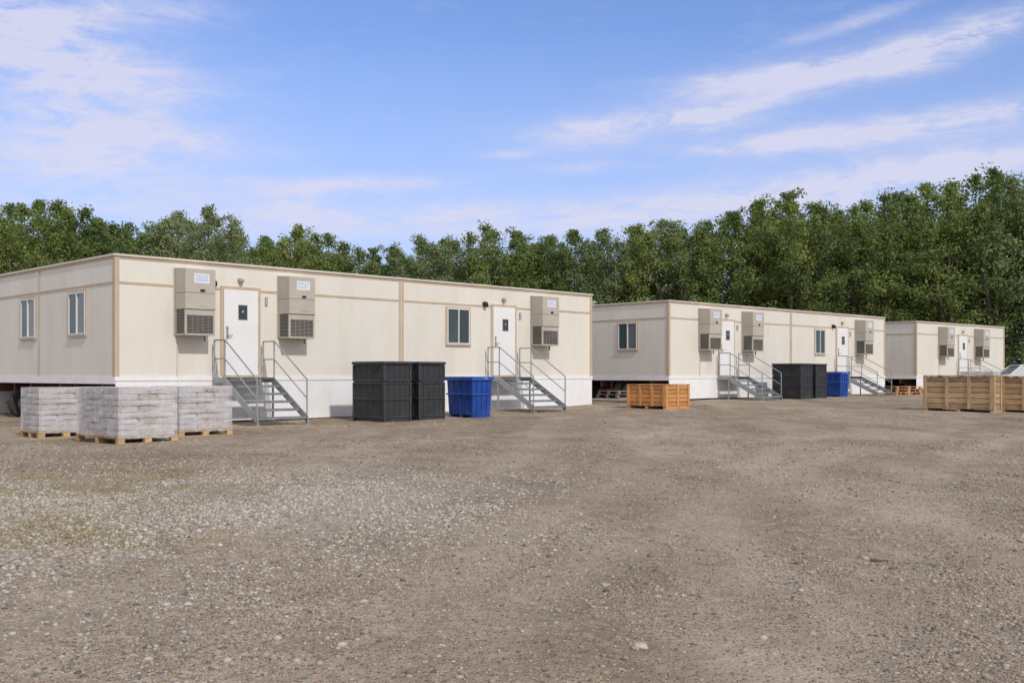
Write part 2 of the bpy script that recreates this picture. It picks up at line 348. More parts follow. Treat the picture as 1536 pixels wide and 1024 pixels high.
def blades(name, spots, mname, label, hmin=.02, hmax=.07):
    P = []
    for (cx, cy, rad, n) in spots:
        r = rad*np.sqrt(rng.uniform(0,1,n)); a = rng.uniform(0,6.28,n)
        P.append(np.stack([cx+r*np.cos(a)*1.6, cy+r*np.sin(a)],-1))
    P = np.concatenate(P); n = len(P); h = rng.uniform(hmin,hmax,n); a = rng.uniform(0,6.28,n)
    w = .004; dx, dy = np.cos(a)*w, np.sin(a)*w; lx, ly = rng.normal(0,.8,n)*h, rng.normal(0,.8,n)*h
    z = gz(P[:,0],P[:,1])
    V = np.stack([np.stack([P[:,0]-dx,P[:,1]-dy,z-.005],-1), np.stack([P[:,0]+dx,P[:,1]+dy,z-.005],-1), np.stack([P[:,0]+lx,P[:,1]+ly,z+h],-1)],1)
    o = np_mesh(name, V.reshape(-1,3), np.arange(n*3).reshape(-1,3), M[mname]); tag(o, label, 'grass', kind='stuff')
sp = []
for _ in range(80):
    yy = random.uniform(6.8,12.5); sp.append((random.uniform(-.5,-.28)*yy, yy, random.uniform(.15,.6), 80))
for _ in range(110):
    t = random.uniform(-1,17); nn = random.uniform(-.1,.4); sp.append((-8.6+.702*t+.712*nn, 22.5+.712*t-.702*nn, .15, 20))
for _ in range(60):
    t = random.uniform(-1,17); nn = random.uniform(-.1,.5); sp.append((5.51+.724*t+.69*nn, 36.5+.69*t-.724*nn, .2, 20))
for _ in range(30):
    u = random.uniform(0,8); sp.append((-8.9-.712*u, 22.2+.702*u, .2, 20))
blades('dry_grass', sp, 'dry_grass', 'sparse dry grass in the gravel at left and along the trailer bases', .015, .045)

# ------------------------------------------------------------------ trailers
F_, T_ = 1.11, 3.78
def grooved(mb, length, tr, z0, z1, step=.203, w=.010, d=.002, m=0):
    pts = [(0,0)]; k = step
    while k < length-.05: pts += [(k-w/2,0),(k-w/2+.003,d),(k+w/2-.003,d),(k+w/2,0)]; k += step
    pts.append((length,0)); n = len(pts)
    z0f = z0 if callable(z0) else (lambda s: z0)
    vs = [tr(s, q, z0f(s)) for s, q in pts]+[tr(s, q, z1) for s, q in pts]
    mb.add(vs, [(i,i+1,i+1+n,i+n) for i in range(n-1)], m)
def make_ac(parent, x, w=.74):
    d = .5; z0, z1 = 2.05, 3.57; zm = z0+.60
    b = MB()
    b.hexa([(x,-d,zm),(x+w,-d,zm),(x+w,-.012,zm),(x,-.012,zm)], [(x,-d,z1-.04),(x+w,-d,z1-.04),(x+w,-.012,z1),(x,-.012,z1)])
    b.box(x+.025, x+w-.025, -d+.05, -.012, z0+.03, zm-.001, 1)
    b.box(x-.006, x+w+.006, -d-.012, -.012, zm-.02, zm+.012, 0)
    for xx in (x+.001, x+w-.046): b.box(xx, xx+.045, -d+.015, -d+.06, z0, zm-.021)
    for xx in (x+.001, x+w-.046): b.box(xx, xx+.045, -.07, -.013, z0, zm-.021)
    b.box(x+.001, x+w-.001, -d+.02, -.014, z0-.012, z0+.03)
    b.box(x+.047, x+w-.047, -d+.018, -d+.045, zm-.16, zm-.021)
    for zz in (zm+.34,): b.box(x-.003, x+w+.003, -d-.004, -.014, zz, zz+.008, 1)
    for xx in (x-.03, x+w+.004): b.box(xx, xx+.026, -.03, -.011, z0-.01, z1)
    u = b.build('air_conditioner', [M['ac'], M['dark']], parent, bevel=.006)
    gb = MB(); k = z0+.045
    while k < zm-.18:
        gb.hexa([(x+.05,-d+.022,k),(x+w-.05,-d+.022,k),(x+w-.05,-d+.048,k+.012),(x+.05,-d+.048,k+.012)], [(x+.05,-d+.022,k+.008),(x+w-.05,-d+.022,k+.008),(x+w-.05,-d+.048,k+.02),(x+.05,-d+.048,k+.02)]); k += .034
    for q in range(1,5): xx = x+.05+(w-.1)*q/5; gb.box(xx-.006, xx+.006, -d+.012, -d+.021, z0+.03, zm-.161)
    gb.build('front_grille', M['grille'], u)
    sg = MB(); k = z0+.045
    while k < zm-.04: sg.box(x+.004, x+.022, -d+.062, -.072, k, k+.014); k += .034
    sg.build('side_grille', M['grille'], u)
    st = MB(); yf = -d-.004
    cx = x+w*.54; st.box(cx-.19, cx+.19, yf, -d-.001, z1-.36, z1-.14)
    rr = random.Random(int(x*100))
    for row, zz in enumerate((z1-.205, z1-.255, z1-.305)):
        q = cx-.15
        while q < cx+.14:
            ww = rr.choice((.012,.02,.028))
            if rr.random() > .15: st.box(q, q+ww, yf-.002, yf-.0005, zz, zz+.026+rr.uniform(0,.008), 1)
            q += ww+.009
    st.build('sticker', [M['sticker'], M['ink']], u)
    lk = MB(); lk.tube((cx+.02,-d-.02,z1-.52),(cx+.02,-d-.009,z1-.52),.03,n=12); lk.box(cx-.04,cx+.08,-d-.0088,-d-.0015,z1-.545,z1-.495)
    lk.build('latch', M['dark'], u)
    lb = MB(); lb.box(x+w*.42, x+w*.8, -d-.0065, -d-.0045, zm+.04, zm+.10); lb.box(x+w*.44, x+w*.78, -d-.008, -d-.0067, zm+.055, zm+.065,1); lb.box(x+w*.44, x+w*.7, -d-.008, -d-.0067, zm+.078, zm+.086,1)
    lb.build('rating_plate', [M['ac_light'], M['grille']], u)
    pp = MB(); pp.tube((x+w*.85,-.2,z0-.01),(x+w*.85,-.2,z0-.14),.022); pp.build('drain_pipe', M['grille'], u)
    return u
def make_door(parent, x, w=.91):
    d = one_box('door', M['door'], parent, x, x+w, -.045, -.004, F_+.03, F_+2.05, bevel=.004)
    f = MB(); e = .075
    f.box(x-e, x-.003, -.03, -.003, F_, F_+2.05+e); f.box(x+w+.003, x+w+e, -.03, -.003, F_, F_+2.05+e); f.box(x-.003, x+w+.003, -.03, -.003, F_+2.053, F_+2.05+e)
    f.box(x-.03, x+w+.03, -.09, -.003, F_-.03, F_+.025)
    f.build('door_frame', M['trim'], d, bevel=.004)
    gl = MB(); cx = x+w*.54; gl.box(cx-.125, cx+.125, -.052, -.046, F_+1.34, F_+1.70, 0); gl.box(cx-.112, cx+.112, -.055, -.0525, F_+1.353, F_+1.687, 1)
    gl.add([(cx+.0,-.0560,F_+1.50),(cx+.035,-.0560,F_+1.54),(cx+.0,-.0560,F_+1.58),(cx-.035,-.0560,F_+1.54)], [(0,1,2,3)], 0)
    gl.build('door_window', [M['seam'], M['glass']], d)
    h = MB(); h.box(x+.05,x+.11,-.056,-.046,F_+.88,F_+1.18); h.tube((x+.08,-.0562,F_+.97),(x+.08,-.11,F_+.97),.014); h.tube((x+.07,-.105,F_+.97),(x+.19,-.105,F_+.97),.012); h.tube((x+.08,-.0562,F_+1.14),(x+.08,-.072,F_+1.14),.024)
    h.build('door_handle', M['rim'], d)
    for zz in (.2,1.0,1.8): one_box('hinge', M['rim'], d, x+w-.004, x+w+.012, -.05, -.031, F_+zz, F_+zz+.11)
    return d
def make_window(parent, a0, a1, z0, z1, side=False, left='glass_teal', right='glass'):
    def bx(b, s0, s1, q0, q1, z0_, z1_, m=0):
        if side: b.box(q0, q1, s0, s1, z0_, z1_, m)
        else: b.box(s0, s1, q0, q1, z0_, z1_, m)
    e = .05; f = MB()
    bx(f, a0-e, a0, -.03, -.003, z0-e, z1+e); bx(f, a1, a1+e, -.03, -.003, z0-e, z1+e); bx(f, a0, a1, -.03, -.003, z0-e, z0); bx(f, a0, a1, -.03, -.003, z1, z1+e)
    w = f.build('window', M['trim'], parent, bevel=.003)
    s = MB(); t = .032; mid = (a0+a1)/2
    bx(s, a0+.001, a0+t, -.042, -.006, z0, z1); bx(s, a1-t, a1-.001, -.042, -.006, z0, z1); bx(s, a0+t, a1-t, -.042, -.006, z0, z0+t); bx(s, a0+t, a1-t, -.042, -.006, z1-t, z1)
    bx(s, mid-.018, mid+.018, -.046, -.006, z0+t, z1-t)
    s.build('sash', M['white_frame'], w, bevel=.003)
    for (p0, p1, mm, dd) in ((a0+t, mid-.018, left, -.014), (mid+.018, a1-t, right, -.02)):
        p = MB(); bx(p, p0, p1, dd, dd+.006, z0+t, z1-t); p.build('pane', M[mm], w)
    si = MB(); bx(si, a0-e, a1+e, -.055, -.031, z0-e, z0-e+.025); si.build('sill', M['trim'], w)
    return w
def trailer(label, cx, cy, ang, L, W, acs, doors, wins, side_wins, wall_lamps, seam, vent=False):
    ca, sa = math.cos(ang), math.sin(ang)
    gg = lambda lx, ly: g(cx+lx*ca-ly*sa, cy+lx*sa+ly*ca)
    t = thing('office_trailer', label, 'trailer', (cx,cy,0), ang)
    b = MB(); zt = T_-.05
    grooved(b, L, lambda s,q,z: (s,q,z), F_, zt); grooved(b, W, lambda s,q,z: (q,s,z), F_, zt)
    grooved(b, L, lambda s,q,z: (s,W-q,z), F_, zt); grooved(b, W, lambda s,q,z: (L-q,s,z), F_, zt)
    b.build('wall', M['siding'], t)
    b = MB(); b.box(-.045,L+.045,-.045,W+.045,zt,T_)
    rf = b.build('roof', [M['fascia']], t, bevel=.006)
    if vent:
        v = MB(); v.tube((.9,4.5,T_),(.9,4.5,T_+.16),.16,n=12); v.tube((.9,4.5,T_+.16),(.9,4.5,T_+.22),.24,n=12); v.build('roof_vent', M['rim'], rf)
    one_box('top_trim', M['trim'], t, -.014,L+.014,-.014,-.002,zt-.05,zt-.001)
    one_box('top_trim', M['trim'], t, -.014,-.002,0,W,zt-.05,zt-.001)
    cuts = sorted([(a-.04, a+.78) for a in acs]+[(d-.09, d+1.0) for d in doors]+([(L/2-.10, L/2+.10)] if seam else [])); s = .095
    for c0, c1 in cuts+[(L-.095, L)]:
        if c0 > s+.02: one_box('belt_trim', M['trim'], t, s, c0, -.013, -.002, 3.135, 3.185)
        s = max(s, c1)
    one_box('belt_trim', M['trim'], t, -.013,-.002,.095,W/2-.03,3.135,3.185); one_box('belt_trim', M['trim'], t, -.013,-.002,W/2+.03,W-.1,3.135,3.185)
    for (x0,y0,sx,sy) in ((0,0,-1,-1),(L,0,1,-1),(0,W,-1,1)):
        c = MB(); z1 = zt-.051
        c.box(min(x0,x0-sx*.085)-(.018 if sx<0 else 0), max(x0,x0-sx*.085)+(.018 if sx>0 else 0), min(y0,y0+sy*.018), max(y0,y0+sy*.018), F_, z1)
        c.box(min(x0,x0+sx*.018), max(x0,x0+sx*.018), min(y0, y0-sy*.085), max(y0,y0-sy*.085), F_, z1)
        c.build('corner_trim', M['trim'], t)
    if seam:
        for x0, x1 in ((L/2-.085, L/2-.018), (L/2+.018, L/2+.075)): one_box('seam_trim', M['trim'], t, x0,x1,-.012,-.002,F_,zt-.051)
        one_box('seam_gap', M['fascia'], t, L/2-.017,L/2+.017,-.006,-.001,F_-.0,zt-.051)
    one_box('side_seam', M['seam'], t, -.022,-.002,W/2-.015,W/2+.015,F_,zt-.051)
    one_box('floor_deck', M['dark'], t, .03,L-.03,.03,W-.03,F_-.14,F_-.002)
    for yy in (.9, W/2-.9, W/2+.9, W-.9): one_box('chassis_beam', M['rust'], t, .12,L-.12,yy-.05,yy+.05,F_-.40,F_-.142)
    for xx in (2.2, L*.33, L*.66, L-.5):
        for yy in (1.5, W/2+1.5):
            zz = gg(xx,yy); one_box('support_pier', M['seam'], t, xx-.2,xx+.2,yy-.2,yy+.2,zz-.02,F_-.142)
    sk = MB()
    sk.box(-.02,L+.02,-.03,-.0025,F_-.09,F_-.001)
    gap = lambda s: max(.02, .10-.1*s/L*1.3)
    grooved(sk, L, lambda s,q,z: (s,q-.012,z), lambda s: gg(s,0)+gap(s)-.03, F_-.091, step=.4, w=.025, d=.007)
    sk.build('skirt', M['skirt'], t)
    one_box('skirt', M['skirt'], t, L+.003,L+.02,0,W,.15,F_-.001)
    one_box('skirt', M['skirt'], t, 0,L,W+.003,W+.02,.1,F_-.001)
    one_box('skirt', M['skirt'], t, -.022,-.003,-.002,W+.02,F_-.16,F_-.001)
    for yy in (6.25, 2.4):
        if yy < W-.4:
            xx = .40; rr = .38; zz = gg(xx,yy)+rr-.02
            wb = MB(); wb.tube((xx,yy-.14,zz),(xx,yy+.14,zz),rr,n=28)
            wh = wb.build('wheel', M['rubber'], t, bevel=.03)
            for s_ in (-1,1):
                hb = MB(); hb.tube((xx,yy+s_*.141,zz),(xx,yy+s_*.155,zz),.2,n=20); hb.build('wheel_rim', M['rim'], wh)
            ax = MB(); ax.tube((xx,yy+.156,zz),(xx,min(yy+1.2,W-.3),zz),.045); ax.box(xx-.05,xx+.05,yy+.5,yy+.6,zz,F_-.142); ax.build('axle', M['rust'], t)
    for i, a in enumerate(acs): make_ac(t, a)
    for d in doors:
        make_door(t, d)
        lm = MB(); lm.tube((d+.42,-.01,F_+2.29),(d+.42,-.07,F_+2.29),.045,n=10); lm.tube((d+.42,-.05,F_+2.27),(d+.46,-.11,F_+2.25),.04,.055,n=10); lm.build('door_lamp', M['seam'], t)
        one_box('switch_box', M['seam'], t, d+1.12,d+1.18,-.045,-.003,F_+1.72,F_+1.92)
    for a0, a1 in wins: make_window(t, a0, a1, 2.03, 3.04)
    for a0, a1 in side_wins: make_window(t, a0, a1, 2.07, 3.04, True, 'glass_pale', 'glass_teal')
    for xx, zz in wall_lamps:
        c = MB(); c.tube((xx,-.005,zz),(xx,-.08,zz),.07,n=12); c.tube((xx,-.08,zz),(xx,-.14,zz-.06),.075,.05,n=12); c.build('wall_lamp', M['dark'], t)
    if acs:
        c = MB(); x0 = acs[0]+.06; c.path([(x0,-.02,2.1),(x0,-.02,1.0)], .012); c.build('conduit', M['fascia'], t)
    if vent: one_box('downspout', M['white_frame'], t, -.06,-.024,5.15,5.22,.35,3.6)
    return t
A1, A2, A3 = math.atan2(.712,.702), math.atan2(.690,.724), math.atan2(.656,.755)
B = {1: (-8.6,22.5,A1), 2: (5.51,36.5,A2), 3: (19.7,50.6,A3)}
def place(bi, t, n):
    cx, cy, a = B[bi]; return cx+t*math.cos(a)+n*math.sin(a), cy+t*math.sin(a)-n*math.cos(a)
trailer('long cream office trailer at left, nearest to the camera, two windows on its end wall', *B[1], 15.94, 8.3, [1.38,4.09,13.07], [2.6,11.43], [(9.62,10.48)], [(1.48,2.38),(4.4,5.3)], [(11.08,3.22),(2.32,3.28)], True)
trailer('middle cream office trailer, bins standing between its two grey stairs', *B[2], 15.94, 8.3, [1.75,4.5,13.2], [3.02,11.6], [(9.82,10.6)], [(1.42,2.3)], [(11.25,3.22)], True, vent=True)
trailer('smallest and farthest cream office trailer, at right, with only one door', *B[3], 9.64, 8.3, [2.2,6.1], [4.35], [], [], [], False)

# ------------------------------------------------------------------ stairs
def stairs(bi, t0, w, label, top=1.09):
    a = B[bi][2]; px, py = place(bi, t0, .1)
    land = .5; n = 6; run = .27
    end = land+run*(n-1)+.12
    zb = g(*place(bi, t0+w/2, end))
    s = thing('metal_stairs', label, 'stairs', (px,py,zb), a); H = top-zb; rise = H/n
    b = MB(); b.box(.03,w-.03,-land+.031,0,H-.04,H-.006); b.box(0,w,-land-.004,-land+.03,H-.05,H); b.build('landing', M['tread'], s)
    for k in range(1, n):
        z = H-k*rise; y = -land-(k-1)*run
        b = MB(); b.box(.03,w-.03,y-run-.01,y-.01,z-.045,z-.004); b.box(.03,w-.03,y-run-.022,y-run-.011,z-.055,z,1)
        b.build('tread', [M['tread'], M['nosing']], s)
    for sx in (0, w):
        b = MB(); x0, x1 = (sx-.010, sx+.016) if sx == 0 else (sx-.016, sx+.010)
        b.box(x0,x1,-land,0,H-.12,H-.001)
        ye = -land-(n-1)*run-.03; ze = H-(n-1)*rise
        b.hexa([(x0,ye,ze-.15),(x1,ye,ze-.15),(x1,-land-.001,H-.19),(x0,-land-.001,H-.19)], [(x0,ye,ze+.02),(x1,ye,ze+.02),(x1,-land-.001,H-.001),(x0,-land-.001,H-.001)])
        b.box(x0,x1,ye-.02,ye+.05,0,ze-.0)
        b.box(x0-.04,x1+.04,ye-.05,ye+.12,-.01,.012)
        b.build('stringer', M['steel'], s)
        h = MB(); hh = .86; y2 = ye+.02; z2 = ze-.02; r = .0175
        P = lambda y, z: (sx, y, z)
        h.path([P(-.03,H-.1), P(-.03,H+hh), P(-land,H+hh), P(y2,z2+hh), P(y2,z2-.1)], r)
        h.tube(P(-land,H-.1), P(-land,H+hh), r); h.tube(P(-.03,H+hh*.5), P(-land,H+hh*.5), r*.85); h.tube(P(-land,H+hh*.5), P(y2,z2+hh*.5), r*.85)
        h.build('handrail', M['steel'], s, smooth=False)
        yy = -land+.05
        one_box('leg', M['steel'], s, sx-.018,sx+.018,yy-.018,yy+.018,-zb+g(*place(bi,t0+sx,.1-yy))-.02,H-.121)
    return s
stairs(1, 2.3, 1.3, 'grey metal stairs at the left door of the nearest trailer, beside the wrapped pallets', )
stairs(1, 11.12, 1.33, 'grey metal stairs at the right door of the nearest trailer, right of the blue bin')
stairs(2, 2.85, 1.25, 'grey metal stairs at the left door of the middle trailer, left of its black bins')
stairs(2, 11.4, 1.25, 'grey metal stairs at the right door of the middle trailer, right of its blue bin')
stairs(3, 4.15, 1.3, 'small far grey metal stairs at the only door of the farthest trailer')

# ------------------------------------------------------------------ bins
def black_bin(bi, t, n, w, d, H, label, rot=0):
    px, py = place(bi, t, n); a = B[bi][2]+rot
    s = thing('black_bin', label, 'bin', (px,py,g(px,py)), a, 'black plastic bulk bins')
    e = .03; hs = H*.66
    one_box('body', M['black'], s, e,w-e,e,d-e,.10,H-.06)
    for (x0,y0) in ((0,0),(w-.06,0),(0,d-.06),(w-.06,d-.06)):
        one_box('corner_post', M['black2'], s, x0,x0+.06,y0,y0+.06,0,hs-.012, bevel=.02)
        one_box('corner_post', M['black2'], s, x0,x0+.06,y0,y0+.06,hs+.008,H-.081, bevel=.02)
    for z in (.085, H*.36, hs-.052, hs+.008):
        c = MB(); h = .04
        c.box(.061,w-.061,.004,e-.001,z,z+h); c.box(.061,w-.061,d-e+.001,d-.004,z,z+h); c.box(.004,e-.001,.061,d-.061,z,z+h); c.box(w-e+.001,w-.004,.061,d-.061,z,z+h)
        c.build('rib_band', M['black2'], s, bevel=.006)
    c = MB()
    for z0, z1 in ((.126,H*.36),(H*.36+.041,hs-.053),(hs+.049,H-.081)):
        for q in (.2,.4,.6,.8):
            c.box(w*q-.01,w*q+.01,.016,e-.001,z0+.002,z1-.002); c.box(.016,e-.001,d*q-.01,d*q+.01,z0+.002,z1-.002)
    c.build('panel_ribs', M['black2'], s, bevel=.003)
    one_box('pallet_base', M['black2'], s, .061,w-.061,.03,d-.03,0,.08)
    one_box('lid', M['black2'], s, -.02,w+.02,-.02,d+.02,H-.075,H, bevel=.03)
    one_box('hand_slot', M['dark'], s, .006,.029,d*.23,d*.37,H-.27,H-.14)
    return s
black_bin(1, 5.36, 2.55, .86, 1.25, 1.44, 'wide black plastic bin by the nearest trailer, leftmost of the black bins')
black_bin(1, 6.5, 2.48, .86, 1.2, 1.44, 'black plastic bin by the nearest trailer, between the wider black bin and the blue tub')
black_bin(2, 5.24, 2.1, .82, 1.25, 1.34, 'left of the two black plastic bins in front of the middle trailer')
black_bin(2, 6.47, 2.0, .8, 1.2, 1.32, 'right one of the two black plastic bins in front of the middle trailer')
def blue_tub(bi, t, n, w, d, H, label):
    px, py = place(bi, t, n); a = B[bi][2]
    s = thing('blue_tub', label, 'bin', (px,py,g(px,py)), a, 'blue plastic tubs')
    tp = .04; th = .03
    def ring(o, z, k): i = tp*(1-k)+o; return [(i,i,z),(w-i,i,z),(w-i,d-i,z),(i,d-i,z)]
    b = MB(); o0, o1 = ring(0,.06,0), ring(0,H-.04,1); i1, i0 = ring(th,H-.04,1), ring(th,.1,0)
    vs = o0+o1+i1+i0; fs = [(3,2,1,0)]
    for L_ in (0,4,8): fs += [(L_+k,L_+(k+1)%4,L_+4+(k+1)%4,L_+4+k) for k in range(4)]
    fs.append((12,13,14,15)); b.add(vs, fs); b.build('tub', M['blue'], s, bevel=.012)
    r = MB()
    for e, z0, z1 in ((.04,H-.10,H),(.016,H*.55,H*.55+.04)):
        i_ = 0 if z1 == H else .018
        r.box(-e,w+e,-e,-.001+i_,z0,z1); r.box(-e,w+e,d+.001-i_,d+e,z0,z1); r.box(-e,-.001+i_,-.001+i_,d+.001-i_,z0,z1); r.box(w+.001-i_,w+e,-.001+i_,d+.001-i_,z0,z1)
    r.build('rim', M['blue2'], s, bevel=.01)
    for q in (.25,.5,.75):
        c = MB(); x = w*q; c.bar((x,tp-.008,.08),(x,-.008,H-.11),.03,.02); c.build('rib', M['blue'], s, bevel=.004)
        c = MB(); y = d*q; c.bar((tp-.008,y,.08),(-.008,y,H-.11),.02,.03); c.build('rib', M['blue'], s, bevel=.004)
    for y0 in (tp, d/2-.05, d-tp-.1):
        one_box('skid', M['blue'], s, tp,w-tp,y0,y0+.1,0,.059, bevel=.01)
    one_box('sticker', M['sticker_orange'], s, w*.55,w*.72,-.044,-.041,H-.06,H-.025)
    one_box('contents', M['blue'], s, .06,w-.06,.06,d-.06,.11,H-.25)
    return s
blue_tub(1, 8.12, 2.66, .70, .98, 1.05, 'blue plastic tub by the nearest trailer, between the black bins and the stairs')
blue_tub(2, 8.5, 1.9, .68, .96, 1.0, 'small far blue plastic tub in front of the middle trailer')

# ------------------------------------------------------------------ crates
def crate(px, py, a, w, d, H, label, wood, batten, group, mids=(1,2), rows=5):
    s = thing('wooden_crate', label, 'crate', (px,py,g(px,py)), a, group)
    z0 = .09; th = .022; ph = (H-.03-z0)/rows
    def panel(kind):
        b = MB()
        for k in range(rows):
            z = z0+k*ph; j = random.uniform(0,.006)
            if kind == 'f': b.box(.0,w,.0+j,th,z+.005,z+ph-.010)
            if kind == 'b': b.box(.0,w,d-th,d-j,z+.005,z+ph-.010)
            if kind == 'l': b.box(.0+j,th,th+.001,d-th-.001,z+.005,z+ph-.010)
            if kind == 'r': b.box(w-th,w-j,th+.001,d-th-.001,z+.005,z+ph-.010)
        b.build('side_panel', wood, s, bevel=.003)
    for k in 'fblr': panel(k)
    def bat(*a_): one_box('batten', batten, s, *a_, bevel=.003)
    zt = H-.03; nw, nd = mids
    for q in range(nw+1):
        x = .0+(w-.09)*q/nw; bat(x,x+.09,-.024,-.001,z0,zt); bat(x,x+.09,d+.001,d+.024,z0,zt)
    for q in range(nd+1):
        y = .0+(d-.09)*q/nd; bat(-.024,-.001,y,y+.09,z0,zt); bat(w+.001,w+.024,y,y+.09,z0,zt)
    b = MB(); nb = 7
    for q in range(nb): y = -.02+(d+.04)*q/nb; b.box(-.03,w+.03,y+.003,y+(d+.04)/nb-.004,H-.028,H)
    b.build('lid', wood, s, bevel=.003)
    for q in range(3):
        y = .0+(d-.1)*q/2; one_box('skid', batten, s, 0.01,w-.01,y,y+.1,-.01,z0-.001, bevel=.004)
    b = MB(); b.box(.03,w-.03,.03,d-.03,z0,H-.04); b.build('inner_lining', M['dark'], s)
    return s
crate(4.51, 30.5, A1, 1.2, 1.42, .74, 'bright orange wooden crate standing between the nearest and the middle trailer', M['orange_wood'], M['orange_batten'], None, (2,3), 5)
crate(13.40, 28.9, A1, 1.1, 1.95, 1.05, 'left of the two pale wooden crates at the right edge', M['wood'], M['wood_batten'], 'pale wooden crates at the right edge', (2,3), 6)
crate(15.15, 28.2, A1, 1.1, 1.78, 1.05, 'right of the two pale wooden crates, cut off by the right edge of the picture', M['wood'], M['wood_batten'], 'pale wooden crates at the right edge', (2,3), 6)

# ------------------------------------------------------------------ wrapped pallets
bm = bmesh.new(); bmesh.ops.create_cube(bm, size=1); bmesh.ops.bevel(bm, geom=bm.edges[:], offset=.08, segments=2, affect='EDGES')
BV = [tuple(v.co) for v in bm.verts]; BF = [tuple(v.index for v in f.verts) for f in bm.faces]; bm.free()
def load(px, py, a, w, d, H, label, group, bags='bags', nl=8):
    s = thing('pallet_load', label, 'pallet load', (px,py,g(px,py)-.005), a, group)
    b = MB(); o_ = .02
    for y0 in (-o_, d/2-.05, d-.1+o_):
        b.box(-o_,w+o_,y0,y0+.1,0,.018)
        for x0 in (-o_, w/2-.06, w-.12+o_): b.box(x0,x0+.12,y0+.003,y0+.097,.018,.095)
    for x0 in (-o_+.002, w/2-.045, w-.092+o_): b.box(x0,x0+.09,-o_,d+o_,.095,.112)
    k = 7
    for q in range(k): y0 = -o_+(d+2*o_)*q/k; b.box(-o_-.005,w+o_+.005,y0+.01,y0+d/k-.012,.112,.132)
    b.build('pallet', M['pallet'], s)
    z = .134; lh = (H-z)/nl
    for l in range(nl):
        nx_, ny_ = max(2,round(w/(.50 if l%2 else .36))), max(2,round(d/(.36 if l%2 else .50)))
        b = MB(); off = random.uniform(-.004,.004)
        for i in range(nx_):
            for j in range(ny_):
                if 0 < i < nx_-1 and 0 < j < ny_-1 and l < nl-1: continue
                cw, cd = (w-.02)/nx_, (d-.02)/ny_
                cx, cy = .01+cw*(i+.5)+random.uniform(-.003,.003)+off, .01+cd*(j+.5)+random.uniform(-.003,.003)-off
                sx, sy, sz = cw*random.uniform(.98,1.0), cd*random.uniform(.98,1.0), lh*random.uniform(.88,.94)
                b.add([(cx+v[0]*sx, cy+v[1]*sy, z+lh*(l+.48)+v[2]*sz) for v in BV], BF)
        b.build('bag_layer', M[bags], s)
    V = []; Fa = []
    def sheet(P, U, Vv, nu, nv, nrm):
        o = len(V)
        for i in range(nu+1):
            for j in range(nv+1):
                p = P+U*(i/nu)+Vv*(j/nv)
                edge = min(i, nu-i, j, nv-j) > 0
                V.append(p+nrm*((-.003*abs(math.sin((p.z-z)/lh*math.pi+math.pi/2))+random.uniform(-.002,.003)) if edge else 0))
        for i in range(nu):
            for j in range(nv): q = o+i*(nv+1)+j; Fa.append((q,q+nv+1,q+nv+2,q+1))
    e = .012; x0,x1,y0,y1,za,zb = -e,w+e,-e,d+e,.09,H+.012; D = Vector
    sheet(D((x0,y0,za)), D((x1-x0,0,0)), D((0,0,zb-za)), 14, 26, D((0,-1,0))); sheet(D((x0,y1,za)), D((x1-x0,0,0)), D((0,0,zb-za)), 14, 26, D((0,1,0)))
    sheet(D((x0,y0,za)), D((0,y1-y0,0)), D((0,0,zb-za)), 14, 26, D((-1,0,0))); sheet(D((x1,y0,za)), D((0,y1-y0,0)), D((0,0,zb-za)), 14, 26, D((1,0,0)))
    sheet(D((x0,y0,zb)), D((x1-x0,0,0)), D((0,y1-y0,0)), 14, 14, D((0,0,1)))
    b = MB(); b.add(V, Fa); b.build('plastic_wrap', M['wrap'], s, smooth=True)
    return s
GP = 'shrink wrapped pallet loads by the nearest trailer'
load(-6.46, 17.05, A1, 1.02, 1.62, .93, 'largest wrapped pallet load, the nearest and middle one of the three at left', GP)
load(-8.72, 19.15, A1, 1.0, .85, .93, 'leftmost of the three wrapped pallet loads in front of the nearest trailer', GP)
load(-6.17, 19.25, A1, 1.08, 1.1, .93, 'rightmost of the three wrapped pallet loads, beside the stairs of the nearest trailer', GP)
load(20.0, 43.2, A1+.1, 1.2, 1.3, 1.0, 'white wrapped load behind the wooden crates, in front of the farthest trailer', None, 'bags_white', 4)

